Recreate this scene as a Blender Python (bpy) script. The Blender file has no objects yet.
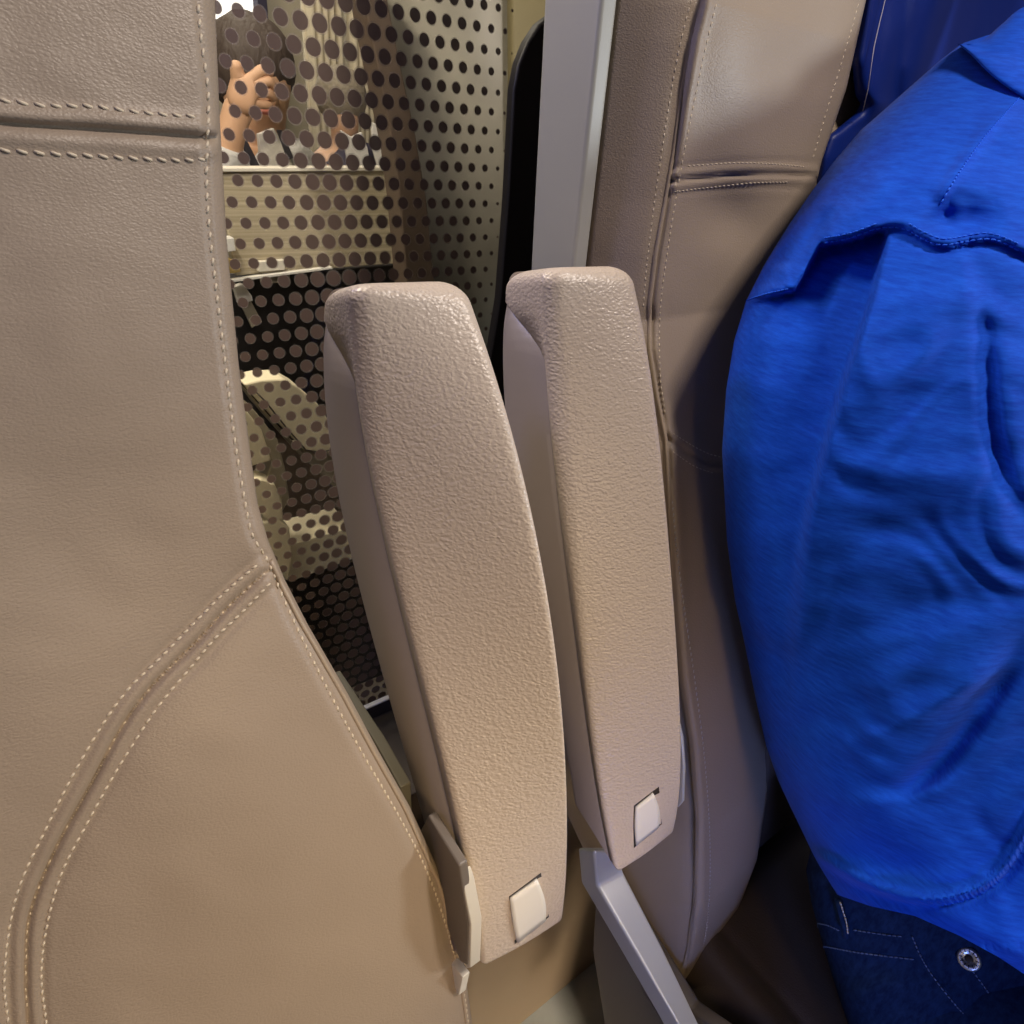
import bpy, bmesh, math, random
import numpy as np
from mathutils import Vector, Matrix, noise
random.seed(4)
col = bpy.context.scene.collection
PI = math.pi

# ------------------------------------------------------------------ camera maths
F = 672.0                                   # focal length in pixels of the 1024 frame
U = np.array([112, 1128, 672.0]); U /= np.linalg.norm(U)
X = np.array([988, 302, -672.0]); X -= U * (X @ U); X /= np.linalg.norm(X)
Y = np.cross(U, X)
R = np.array([X, Y, U])                     # world from camera; world x runs along the seat row
EYE = np.array([0.0, 0.0, 1.2])
def ray(px, py): return R @ np.array([(px - 512) / F, (512 - py) / F, -1.0])
def at(px, py, d): return Vector(EYE + ray(px, py) * d)
def at_x(px, py, x): r = ray(px, py); return Vector(EYE + r * x / r[0])
def at_y(px, py, y): r = ray(px, py); return Vector(EYE + r * y / r[1])
def at_z(px, py, z): r = ray(px, py); return Vector(EYE + r * (z - EYE[2]) / r[2])
def on_back(px, py, o=0.0):                 # the common plane of the reclined seat fronts
    r = ray(px, py); k = (.345 + o) / (r[1] - .3 * r[2]); return Vector(EYE + r * k)
CR = [(-.85, .0), (-.72, -.002), (-.6, -.022), (-.515, -.022), (-.422, -.014), (-.328, .004), (-.213, .014), (-.124, .029), (-.044, .015), (.016, .001), (.068, -.012), (.3, -.04)]
def on_right(px, py, o=0.0):                # right seat: same recline with a slight lumbar hollow
    r = ray(px, py); den = r[1] - .3 * r[2]; k = (.345 + o) / den
    for _ in range(5): k = (.345 + o + float(np.interp(k * r[2], [a for a, b in CR], [b for a, b in CR]))) / den
    return Vector(EYE + r * k)
def hit(px, py, yf):
    r = ray(px, py); f = lambda k: k * r[1] - yf(k * r[0], k * r[2])
    k = .1
    while f(k) < 0 and k < 2: k += .004
    a, b = k - .004, k
    for _ in range(22):
        m = (a + b) / 2
        if f(m) < 0: a = m
        else: b = m
    return Vector(EYE + r * b)
def interp(t, tab):
    return float(np.interp(t, [a for a, b in tab], [b for a, b in tab]))
def sstep(a, b, x):
    t = min(1, max(0, (x - a) / (b - a))); return t * t * (3 - 2 * t)

# ------------------------------------------------------------------ materials
def mat(name, color, rough=.5, metal=0, spec=.5, bump=None, noise_amt=0, sheen=0, coat=0):
    m = bpy.data.materials.new(name); m.use_nodes = True
    nt = m.node_tree; b = nt.nodes['Principled BSDF']
    b.inputs['Base Color'].default_value = (*color, 1)
    b.inputs['Roughness'].default_value = rough
    b.inputs['Metallic'].default_value = metal
    b.inputs['Specular IOR Level'].default_value = spec
    if sheen: b.inputs['Sheen Weight'].default_value = sheen
    if coat: b.inputs['Coat Weight'].default_value = coat
    tc = nt.nodes.new('ShaderNodeTexCoord')
    if noise_amt:
        n = nt.nodes.new('ShaderNodeTexNoise'); n.inputs['Scale'].default_value = 14; n.inputs['Detail'].default_value = 5
        nt.links.new(tc.outputs['Object'], n.inputs['Vector'])
        mx = nt.nodes.new('ShaderNodeMix'); mx.data_type = 'RGBA'; mx.blend_type = 'MULTIPLY'
        mx.inputs[6].default_value = (*color, 1)
        rp = nt.nodes.new('ShaderNodeValToRGB')
        rp.color_ramp.elements[0].position = .3; rp.color_ramp.elements[1].position = .7
        v = 1 - noise_amt
        rp.color_ramp.elements[0].color = (v, v, v, 1); rp.color_ramp.elements[1].color = (1, 1, 1, 1)
        nt.links.new(n.outputs['Fac'], rp.inputs[0]); mx.inputs[0].default_value = 1
        nt.links.new(rp.outputs[0], mx.inputs[7]); nt.links.new(mx.outputs[2], b.inputs['Base Color'])
    if bump: bump(nt, tc, b)
    return m
def leather_bump(scale, dist, wrinkle=1.0, stretch=(1, 1, 1), strength=1.0):
    def f(nt, tc, b):
        mp = nt.nodes.new('ShaderNodeMapping'); mp.inputs['Scale'].default_value = stretch
        nt.links.new(tc.outputs['Object'], mp.inputs[0])
        wn = nt.nodes.new('ShaderNodeTexNoise'); wn.inputs['Scale'].default_value = scale * .35; wn.inputs['Detail'].default_value = 3
        nt.links.new(mp.outputs[0], wn.inputs['Vector'])
        ad = nt.nodes.new('ShaderNodeMixRGB'); ad.blend_type = 'ADD'; ad.inputs[0].default_value = 1.0 / scale * 1.6
        nt.links.new(mp.outputs[0], ad.inputs[1]); nt.links.new(wn.outputs['Color'], ad.inputs[2])
        v = nt.nodes.new('ShaderNodeTexVoronoi'); v.feature = 'SMOOTH_F1'; v.inputs['Scale'].default_value = scale
        v.inputs['Smoothness'].default_value = .55
        nt.links.new(ad.outputs[0], v.inputs['Vector'])
        n2 = nt.nodes.new('ShaderNodeTexNoise'); n2.inputs['Scale'].default_value = scale * .8; n2.inputs['Detail'].default_value = 3
        nt.links.new(ad.outputs[0], n2.inputs['Vector'])
        ma = nt.nodes.new('ShaderNodeMath'); ma.operation = 'MULTIPLY_ADD'; ma.inputs[1].default_value = wrinkle
        nt.links.new(n2.outputs['Fac'], ma.inputs[0])
        iv = nt.nodes.new('ShaderNodeMath'); iv.operation = 'MULTIPLY'; iv.inputs[1].default_value = -1
        nt.links.new(v.outputs['Distance'], iv.inputs[0]); nt.links.new(iv.outputs[0], ma.inputs[2])
        bp = nt.nodes.new('ShaderNodeBump'); bp.inputs['Distance'].default_value = dist; bp.inputs['Strength'].default_value = strength
        nt.links.new(ma.outputs[0], bp.inputs['Height']); nt.links.new(bp.outputs[0], b.inputs['Normal'])
    return f
def noise_bump(scale, dist, stretch=(1, 1, 1), detail=4):
    def f(nt, tc, b):
        mp = nt.nodes.new('ShaderNodeMapping'); mp.inputs['Scale'].default_value = stretch
        nt.links.new(tc.outputs['Object'], mp.inputs[0])
        n = nt.nodes.new('ShaderNodeTexNoise'); n.inputs['Scale'].default_value = scale; n.inputs['Detail'].default_value = detail
        nt.links.new(mp.outputs[0], n.inputs['Vector'])
        bp = nt.nodes.new('ShaderNodeBump'); bp.inputs['Distance'].default_value = dist
        nt.links.new(n.outputs['Fac'], bp.inputs['Height']); nt.links.new(bp.outputs[0], b.inputs['Normal'])
    return f
def woven(scale, c1, c2, stretch):
    def f(nt, tc, b):
        mp = nt.nodes.new('ShaderNodeMapping'); mp.inputs['Scale'].default_value = stretch
        nt.links.new(tc.outputs['Object'], mp.inputs[0])
        n = nt.nodes.new('ShaderNodeTexNoise'); n.inputs['Scale'].default_value = scale; n.inputs['Detail'].default_value = 6; n.inputs['Roughness'].default_value = .65
        nt.links.new(mp.outputs[0], n.inputs['Vector'])
        r = nt.nodes.new('ShaderNodeValToRGB')
        r.color_ramp.elements[0].position = .36; r.color_ramp.elements[0].color = (*c1, 1)
        r.color_ramp.elements[1].position = .66; r.color_ramp.elements[1].color = (*c2, 1)
        nt.links.new(n.outputs['Fac'], r.inputs[0]); nt.links.new(r.outputs[0], b.inputs['Base Color'])
        bp = nt.nodes.new('ShaderNodeBump'); bp.inputs['Distance'].default_value = .0003; bp.inputs['Strength'].default_value = .6
        nt.links.new(n.outputs['Fac'], bp.inputs['Height']); nt.links.new(bp.outputs[0], b.inputs['Normal'])
    return f

LEATHER = (.335, .262, .195)
M = {}
M['leather'] = mat('taupe_leather', LEATHER, .44, spec=.4, bump=leather_bump(900, .00016, .8, (.8, 1, 1.2)), noise_amt=.05)
M['leather_fine'] = mat('smooth_taupe_leather', LEATHER, .45, spec=.4, bump=leather_bump(900, .00012, .5))
M['pad'] = mat('grained_armrest_skin', (.55, .46, .375), .33, spec=.5, bump=leather_bump(480, .00040, 1.0, (.85, .85, 1.2)))
M['shell'] = mat('armrest_plastic', (.36, .31, .285), .38, spec=.5, bump=noise_bump(900, .00008))
M['thread'] = mat('pale_thread', (.62, .52, .38), .6)
M['thread_blue'] = mat('grey_thread', (.45, .42, .40), .6)
M['piping'] = mat('taupe_piping', (.36, .28, .20), .42, bump=leather_bump(900, .0001, .5))
M['grey_plastic'] = mat('grey_plastic', (.34, .33, .29), .42, bump=noise_bump(700, .00006))
M['olive_plastic'] = mat('olive_grey_plastic', (.15, .145, .115), .5)
M['cover'] = mat('shaded_hinge_plastic', (.16, .135, .115), .4)
M['cover_lit'] = mat('lit_hinge_plastic', (.62, .58, .50), .4)
M['cream'] = mat('cream_plastic', (.80, .76, .67), .35)
M['dark'] = mat('dark_inlay', (.03, .022, .016), .6)
M['bracket'] = mat('grey_metal', (.50, .51, .53), .38, .35, bump=noise_bump(500, .00005))
M['panel'] = mat('tan_panel', (.30, .205, .125), .5, noise_amt=.05)
M['floor'] = mat('grey_vinyl', (.50, .49, .45), .55, noise_amt=.25)
M['shell_shade'] = mat('shaded_shell_plastic', (.12, .10, .085), .5)
M['black'] = mat('black_plastic', (.012, .010, .010), .5)
M['brown_dark'] = mat('dark_brown_plastic', (.055, .043, .035), .55)
M['white'] = mat('white_metal', (.85, .84, .80), .35)
M['shirt'] = mat('blue_jersey', (.01, .1, .7), .8, spec=.12, sheen=.04, bump=woven(150, (.003, .055, .50), (.006, .092, .66), (.5, .5, 3)))
M['shirt_thread'] = mat('blue_thread', (.02, .14, .85), .7, spec=.2)
M['satin'] = mat('navy_satin', (.003, .017, .17), .46, spec=.28, bump=noise_bump(700, .0001, (1, 1, .3)))
M['jeans'] = mat('indigo_denim', (.01, .03, .10), .85, spec=.1, bump=woven(260, (.004, .012, .045), (.010, .028, .085), (1, 1, .35)))
M['jeans_thread'] = mat('jeans_thread', (.10, .15, .30), .8)
M['rivet'] = mat('silver_metal', (.75, .78, .82), .35, .9)
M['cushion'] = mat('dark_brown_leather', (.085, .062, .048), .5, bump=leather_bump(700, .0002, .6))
M['skin'] = mat('skin', (.66, .40, .25), .5)
M['hair'] = mat('brown_hair', (.07, .05, .04), .6, bump=noise_bump(90, .004, (1, 1, .2)))
M['suit'] = mat('pale_grey_cloth', (.62, .61, .60), .8, bump=noise_bump(40, .004))
M['shirt_white'] = mat('white_cloth', (.85, .82, .76), .8, bump=noise_bump(30, .004))
M['strap'] = mat('dark_strap', (.06, .055, .07), .6)
M['navy'] = mat('navy_cloth', (.035, .03, .06), .8)
M['beige_wall'] = mat('beige_wall', (.44, .39, .29), .5, noise_amt=.12)
M['side_panel'] = mat('speckled_wall_panel', (.25, .235, .195), .45, noise_amt=.2)
M['olive'] = mat('olive_wall', (.15, .125, .06), .6)
M['band'] = mat('brown_trim', (.105, .075, .055), .5)
M['curtain'] = mat('beige_curtain', (.48, .42, .30), .8)
M['pale_arm'] = mat('cream_armrest', (.86, .78, .58), .45)

def woodgrain():
    m = bpy.data.materials.new('beige_woodgrain_laminate'); m.use_nodes = True
    nt = m.node_tree; b = nt.nodes['Principled BSDF']; b.inputs['Roughness'].default_value = .5
    tc = nt.nodes.new('ShaderNodeTexCoord'); mp = nt.nodes.new('ShaderNodeMapping'); mp.inputs['Scale'].default_value = (2, 2, 160)
    n = nt.nodes.new('ShaderNodeTexNoise'); n.inputs['Scale'].default_value = 1.4; n.inputs['Detail'].default_value = 3
    r = nt.nodes.new('ShaderNodeValToRGB')
    r.color_ramp.elements[0].position = .35; r.color_ramp.elements[0].color = (.40, .34, .23, 1)
    r.color_ramp.elements[1].position = .65; r.color_ramp.elements[1].color = (.60, .53, .39, 1)
    nt.links.new(tc.outputs['Object'], mp.inputs[0]); nt.links.new(mp.outputs[0], n.inputs['Vector'])
    nt.links.new(n.outputs['Fac'], r.inputs[0]); nt.links.new(r.outputs[0], b.inputs['Base Color'])
    return m
M['wood'] = woodgrain()

def dotted_glass():                         # clear pane printed with a staggered grid of brown dots
    m = bpy.data.materials.new('dot_printed_glass'); m.use_nodes = True
    nt = m.node_tree; L = nt.links; N = nt.nodes
    for n in list(N): N.remove(n)
    out = N.new('ShaderNodeOutputMaterial'); tc = N.new('ShaderNodeTexCoord'); sp = N.new('ShaderNodeSeparateXYZ')
    L.new(tc.outputs['Object'], sp.inputs[0])
    def mth(op, a, b=None, c=None):
        n = N.new('ShaderNodeMath'); n.operation = op
        for i, v in enumerate((a, b, c)):
            if v is None: continue
            if isinstance(v, (int, float)): n.inputs[i].default_value = v
            else: L.new(v, n.inputs[i])
        return n.outputs[0]
    x0, z0, sx, sz = .1896, -.0018, .01530, .01575
    row = mth('DIVIDE', mth('SUBTRACT', sp.outputs[2], z0), sz)
    xs = mth('DIVIDE', mth('SUBTRACT', mth('MULTIPLY_ADD', mth('SUBTRACT', sp.outputs[2], z0), .087, sp.outputs[0]), x0), sx)
    ri = mth('ROUND', row)
    odd = mth('MULTIPLY', mth('FLOORED_MODULO', ri, 2.0), .5)
    xo = mth('ADD', xs, odd)
    dx = mth('MULTIPLY', mth('SUBTRACT', xo, mth('ROUND', xo)), sx)
    dz = mth('MULTIPLY', mth('SUBTRACT', row, ri), sz)
    dist = mth('SQRT', mth('ADD', mth('MULTIPLY', dx, dx), mth('MULTIPLY', dz, dz)))
    fc = N.new('ShaderNodeFloatCurve'); cv = fc.mapping.curves[0]
    pts = [(.0, .32), (.18, .42), (.215, .50), (.26, .62), (.30, .57), (.335, .48), (.38, .43), (.41, .33), (.43, .20), (.455, .0)]
    cv.points[0].location = (0, .32); cv.points[1].location = (1, 0)
    for p in pts[1:]: cv.points.new(*p)
    fc.mapping.update()
    L.new(sp.outputs[0], fc.inputs['Value'])
    rad = mth('MULTIPLY', fc.outputs[0], .0100)
    def soft(r_in, e):
        mr = N.new('ShaderNodeMapRange'); mr.interpolation_type = 'SMOOTHSTEP'
        L.new(dist, mr.inputs[0]); L.new(mth('SUBTRACT', r_in, e), mr.inputs[1]); L.new(mth('ADD', r_in, e), mr.inputs[2])
        mr.inputs[3].default_value = 1; mr.inputs[4].default_value = 0
        return mr.outputs[0]
    core = soft(rad, .00022); ring = soft(mth('MULTIPLY', rad, 1.2), .0003)
    dots = N.new('ShaderNodeBsdfPrincipled'); dots.inputs['Roughness'].default_value = .55
    mc = N.new('ShaderNodeMix'); mc.data_type = 'RGBA'
    mc.inputs[6].default_value = (.36, .30, .24, 1); mc.inputs[7].default_value = (.135, .090, .068, 1)
    L.new(core, mc.inputs[0]); L.new(mc.outputs[2], dots.inputs['Base Color'])
    tr = N.new('ShaderNodeBsdfTransparent'); tr.inputs[0].default_value = (.97, .97, .95, 1)
    gl = N.new('ShaderNodeBsdfGlossy'); gl.inputs['Roughness'].default_value = .02
    fr = N.new('ShaderNodeFresnel'); fr.inputs[0].default_value = 1.35
    cl = N.new('ShaderNodeMixShader'); L.new(fr.outputs[0], cl.inputs[0]); L.new(tr.outputs[0], cl.inputs[1]); L.new(gl.outputs[0], cl.inputs[2])
    alpha = mth('MULTIPLY_ADD', core, .62, mth('MULTIPLY', ring, .36))
    mx = N.new('ShaderNodeMixShader'); L.new(alpha, mx.inputs[0]); L.new(cl.outputs[0], mx.inputs[1]); L.new(dots.outputs[0], mx.inputs[2])
    L.new(mx.outputs[0], out.inputs[0])
    return m
M['glass'] = dotted_glass()
def lamp_mat(name, c, s):
    m = bpy.data.materials.new(name); m.use_nodes = True; b = m.node_tree.nodes['Principled BSDF']
    b.inputs['Emission Color'].default_value = (*c, 1); b.inputs['Emission Strength'].default_value = s
    b.inputs['Base Color'].default_value = (*c, 1); return m

# ------------------------------------------------------------------ object helpers
def link(name, me, m, parent=None, smooth=True):
    o = bpy.data.objects.new(name, me); col.objects.link(o)
    if m: me.materials.append(m)
    if smooth:
        for p in me.polygons: p.use_smooth = True
    if parent:
        o.parent = parent; o.matrix_parent_inverse = Matrix.Translation(-Vector(parent.location))
    return o
def thing(name, label, cat, loc, group=None):
    o = bpy.data.objects.new(name, None); col.objects.link(o); o.location = loc; o.empty_display_size = .05
    o['label'] = label; o['category'] = cat
    if group: o['group'] = group
    return o
def tag(o, label, cat, group=None):
    o['label'] = label; o['category'] = cat
    if group: o['group'] = group
    return o
def struct(o): o['kind'] = 'structure'; return o
def mesh(name, verts, faces, m, parent=None, smooth=True, weld=0):
    me = bpy.data.meshes.new(name); me.from_pydata([tuple(v) for v in verts], [], faces); me.update()
    bm = bmesh.new(); bm.from_mesh(me)
    if weld: bmesh.ops.remove_doubles(bm, verts=bm.verts, dist=weld)
    bmesh.ops.recalc_face_normals(bm, faces=bm.faces); bm.to_mesh(me); bm.free()
    return link(name, me, m, parent, smooth)
def grid_faces(nr, nc, wrap=False, base=0):
    f = []
    for i in range(nr - 1):
        for j in range(nc if wrap else nc - 1):
            a = base + i * nc + j; b = base + i * nc + (j + 1) % nc
            f.append((a, b, b + nc, a + nc))
    return f
def auto_smooth(o, ang=40):
    me = o.data
    bm = bmesh.new(); bm.from_mesh(me)
    for e in bm.edges:
        e.smooth = not (len(e.link_faces) == 2 and e.calc_face_angle(0) > math.radians(ang))
    bm.to_mesh(me); bm.free()
def bevel(o, w, seg=3, ang=30, clamp=True):
    md = o.modifiers.new('bevel', 'BEVEL'); md.width = w; md.segments = seg; md.limit_method = 'ANGLE'; md.angle_limit = math.radians(ang)
    md.use_clamp_overlap = clamp; md.harden_normals = False
    wn = o.modifiers.new('wn', 'WEIGHTED_NORMAL'); wn.keep_sharp = False
    return o
def prism(name, pts, ext, m, parent=None, bev=.002, seg=3):    # polygon of 3D points extruded along ext
    n = len(pts); e = Vector(ext)
    vs = [Vector(p) for p in pts] + [Vector(p) + e for p in pts]
    fs = [tuple(range(n)), tuple(range(2 * n - 1, n - 1, -1))] + [(i, (i + 1) % n, (i + 1) % n + n, i + n) for i in range(n)]
    o = mesh(name, vs, fs, m, parent)
    if bev: bevel(o, bev, seg)
    return o
def box(name, lo, hi, m, parent=None, bev=.003):
    x0, y0, z0 = lo; x1, y1, z1 = hi
    return prism(name, [(x0, y0, z0), (x1, y0, z0), (x1, y1, z0), (x0, y1, z0)], (0, 0, z1 - z0), m, parent, bev)
def resample(pts, step):
    out = [pts[0]]; acc = 0
    for a, b in zip(pts[:-1], pts[1:]):
        L = (b - a).length; t = step - acc
        while t < L: out.append(a.lerp(b, t / L)); t += step
        acc = (L - (t - step))
    return out
def smooth_line(pts, n=8):
    P = [Vector(p) for p in pts]
    if len(P) < 3: return P
    P = [P[0] * 2 - P[1]] + P + [P[-1] * 2 - P[-2]]
    out = []
    for i in range(1, len(P) - 2):
        for k in range(n):
            t = k / n; a, b, c, d = P[i - 1:i + 3]
            out.append(.5 * ((2 * b) + (c - a) * t + (2 * a - 5 * b + 4 * c - d) * t * t + (3 * b - a - 3 * c + d) * t ** 3))
    out.append(P[-2]); return out
def tube_data(pts, r, n=8, caps=True, squash=None):
    vs = []; fs = []
    up = Vector((0, 0, 1))
    for i, p in enumerate(pts):
        t = (pts[min(i + 1, len(pts) - 1)] - pts[max(i - 1, 0)]).normalized()
        a = t.cross(up)
        if a.length < .05: a = t.cross(Vector((1, 0, 0)))
        a.normalize(); b = t.cross(a)
        rr = r[i] if isinstance(r, (list, tuple)) else r
        for k in range(n):
            w = 2 * PI * k / n; vs.append(p + a * math.cos(w) * rr + b * math.sin(w) * rr)
    fs = grid_faces(len(pts), n, True)
    if caps: fs += [tuple(range(n - 1, -1, -1)), tuple(range(len(vs) - n, len(vs)))]
    return vs, fs
def tube(name, pts, r, m, parent=None, n=8):
    v, f = tube_data(pts, r, n); return mesh(name, v, f, m, parent)
def stitches(name, lines, surf, step, length, rad, m, parent, lift=0.0, skew=0):
    V = []; Fc = []
    for ln in lines:
        px = smooth_line([(a, b, 0) for a, b in ln], 10)
        P = [surf(p.x, p.y) for p in px]
        P = resample(P, step)
        for i in range(len(P) - 1):
            d = (P[i + 1] - P[i]).normalized(); mid = (P[i] + P[i + 1]) / 2
            toe = (Vector(EYE) - mid).normalized(); s = d.cross(toe)
            d2 = (d + s * skew).normalized()
            q = [mid + d2 * length * u + toe * (lift + rad * w) for u, w in ((-.5, -.9), (-.3, .2), (0, .55), (.3, .2), (.5, -.9))]
            v, f = tube_data(q, [rad * .5, rad, rad * 1.05, rad, rad * .5], 6)
            b = len(V); V += v; Fc += [tuple(b + j for j in ff) for ff in f]
    return mesh(name, V, Fc, m, parent)
def skin(name, verts, edges, radii, m, parent=None, sub=2):
    me = bpy.data.meshes.new(name); me.from_pydata([tuple(v) for v in verts], edges, []); me.update()
    o = bpy.data.objects.new(name, me); col.objects.link(o)
    md = o.modifiers.new('s', 'SKIN'); md.use_smooth_shade = True
    for i, r in enumerate(radii):
        r = r if isinstance(r, tuple) else (r, r)
        me.skin_vertices[0].data[i].radius = r
        me.skin_vertices[0].data[i].use_root = (i == 0)
    sb = o.modifiers.new('u', 'SUBSURF'); sb.levels = sub; sb.render_levels = sub
    bpy.context.view_layer.update()
    dg = bpy.context.evaluated_depsgraph_get(); me2 = bpy.data.meshes.new_from_object(o.evaluated_get(dg)); me2.name = name
    bpy.data.objects.remove(o); bpy.data.meshes.remove(me)
    return link(name, me2, m, parent)
def blob(name, c, r, m, parent=None, n=20, fn=None):
    bm = bmesh.new(); bmesh.ops.create_uvsphere(bm, u_segments=n * 2, v_segments=n, radius=1)
    for v in bm.verts:
        k = fn(v.co) if fn else 1
        v.co = Vector(c) + Vector((v.co.x * r[0], v.co.y * r[1], v.co.z * r[2])) * k
    me = bpy.data.meshes.new(name); bm.to_mesh(me); bm.free(); return link(name, me, m, parent)

def seg_dist(p, poly):                       # signed distance in the pixel chart to a polyline, and position along it
    best = 1e9; sg = 1; tt = 0
    for i in range(len(poly) - 1):
        ax, ay = poly[i]; bx, by = poly[i + 1]; dx, dy = bx - ax, by - ay
        L2 = dx * dx + dy * dy; t = max(0, min(1, ((p[0] - ax) * dx + (p[1] - ay) * dy) / L2))
        ex, ey = p[0] - ax - t * dx, p[1] - ay - t * dy; d = ex * ex + ey * ey
        if d < best:
            best = d; sg = 1 if dx * ey - dy * ex > 0 else -1; tt = (i + t) / (len(poly) - 1)
    return math.sqrt(best) * sg, tt
def poly2(pts, n=6):
    return [(p.x, p.y) for p in smooth_line([(a, b, 0) for a, b in pts], n)]
def gauss(d, w): return math.exp(-(d / w) ** 2)

# ================================================================== LEFT SEAT
EDGE_L = [(-400, 190), (-120, 209), (0, 215), (122, 220), (244, 227), (366, 239), (464, 252), (505, 258), (540, 268), (580, 285), (623, 307), (694, 348), (750, 378),
          (807, 410), (884, 445), (950, 462), (1022, 472), (1150, 480), (1300, 484)]
HEAD_G = poly2([(-300, 100), (-120, 108), (0, 124), (107, 131), (214, 139)])
CURVE_G = poly2([(266, 572), (230, 605), (195, 643), (154, 684), (123, 725), (92, 782), (56, 848), (31, 910), (26, 961), (28, 1022), (40, 1120), (60, 1250)])
STITCH_L_TOP = [(-100, 88), (0, 100), (49, 106), (90, 106), (146, 113), (205, 117)]
STITCH_L_LOW = [(-100, 138), (0, 150), (98, 156), (171, 160), (210, 159)]
STITCH_L_EDGE = [(190, -120), (198, 10), (202, 49), (208, 98), (206, 171), (208, 220), (216, 293), (225, 366), (234, 439), (245, 505), (252, 536), (266, 558), (287, 607), (322, 679), (358, 746),
                 (399, 817), (430, 879), (456, 961), (468, 1022), (476, 1120)]
CURVE_A = [(258, 564), (225, 592), (189, 628), (159, 659), (128, 689), (102, 725), (72, 776), (46, 828), (20, 884), (8, 935), (4, 986), (8, 1022), (14, 1100)]
CURVE_C = [(271, 582), (241, 613), (215, 638), (189, 669), (159, 705), (138, 736), (113, 776), (87, 823), (61, 874), (46, 930), (41, 976), (46, 1022), (54, 1100)]
def edge_l(py): return interp(py, EDGE_L)
def off_l(px, py):
    w = (edge_l(py) - px)                                 # distance from the edge, pixels
    o = 0
    roll = 22.0 + 8 * sstep(470, 650, py)
    if w < roll: t = 1 - max(0, w) / roll; o += .011 * (1 - math.sqrt(max(0, 1 - t * t)))
    # stitched valley beside the edge roll
    d, _ = seg_dist((px, py), STITCH_L_EDGE); o += .0011 * gauss(d, 3.5)
    if abs(px) < 500:
        d, _ = seg_dist((px, py), HEAD_G)
        if w > 3: o += .0040 * gauss(d + 1, 3.2) - .0016 * gauss(d - 12, 9) - .0018 * gauss(d + 12, 9)
        d, _ = seg_dist((px, py), CURVE_G)
        if py > 520:
            o += sstep(520, 575, py) * (.0030 * gauss(d, 2.6) - .0010 * gauss(d - 8, 6) - .0010 * gauss(d + 8, 6) + .0010 * gauss(abs(d) - 17, 4) + .0035 * gauss(d, 45))
    # bolster swelling: full below the curved seam, hollow above it
    o -= .010 * math.exp(-((px - 250) / 150) ** 2 - ((py - 830) / 190) ** 2)
    o += .006 * math.exp(-((px - 110) / 120) ** 2 - ((py - 560) / 110) ** 2)
    o -= .004 * math.exp(-((px - 90) / 120) ** 2 - ((py - 330) / 150) ** 2)
    o += .0006 * noise.noise(Vector((px / 60, py / 45, 3)))
    return o
seatL = thing('train_seat', 'taupe leather seat back filling the left foreground, with curved double-stitched bolster seam', 'seat', (-.1, .35, 0))
def surfL(px, py): return on_back(px, py, off_l(px, py))
rows = list(np.arange(-400, -40, 24)) + list(np.arange(-40, 1060, 2.6)) + list(np.arange(1060, 1300, 20))
ws = [0, .6, 1.4, 2.6, 4, 6, 8, 10, 12, 14, 16.5, 19, 22] + list(np.arange(24.6, 540, 2.9))
V = []; side = [(.004, .012), (.003, .03), (0, .06), (-.012, .085)]
for py in rows:
    e = edge_l(py); row = []
    P0 = surfL(e, py)
    for sx_, sy_ in reversed(side): row.append(P0 + Vector((-.006 + sx_ - .004, sy_, 0)))
    for w in ws: row.append(surfL(e - w, py))
    pl = row[-1]
    for k in range(1, 9): row.append(Vector((pl.x - k * .035, pl.y, pl.z)))
    V += row
nc = len(side) + len(ws) + 8
fs = grid_faces(len(rows), nc)
mesh('backrest', V, fs, M['leather'], seatL)
stitches('stitching', [STITCH_L_TOP, STITCH_L_LOW, STITCH_L_EDGE], surfL, .0053, .0037, .00068, M['thread'], seatL, skew=.3)
stitches('stitching', [CURVE_A, CURVE_C, [(x, y) for x, y in CURVE_G[::6] if y < 1150]], surfL, .0043, .0029, .00058, M['thread'], seatL, skew=.2)
pip = [surfL(edge_l(y) - 6, y) + Vector((0, -.0004, 0)) for y in range(560, 1140, 8)]
tube('piping', pip, .0014, M['piping'], seatL)
# rigid shell behind the cushion, with the plate that shows past its edge
prof = [(.45, .30), (.43, -.10), (.37, -.36), (.30, -.50), (.29, -.62), (.16, -.75), (.02, -.75), (.02, -1.18), (.30, -1.18), (.31, -.75), (.47, -.36), (.50, .30)]
prism('back_shell', [(-.34, y, z + 1.2) for y, z in prof], (.42, 0, 0), M['grey_plastic'], seatL, .006)
pl = [at_x(a, b, .148) for a, b in ((340, 670), (384, 735), (411, 782), (413, 832), (425, 870), (380, 800), (335, 715))]
prism('side_plate', pl, (-.008, 0, 0), M['olive_plastic'], seatL, .001)
prism('bracket_tip', [at_x(a, b, .150) for a, b in ((455, 955), (462, 962), (470, 972), (466, 990), (458, 975))], (-.006, 0, 0), M['cream'], seatL, .0006)
box('seat_cushion', (-.34, -.22, .42), (.10, .10, .50), M['leather_fine'], seatL, .03)

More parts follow.
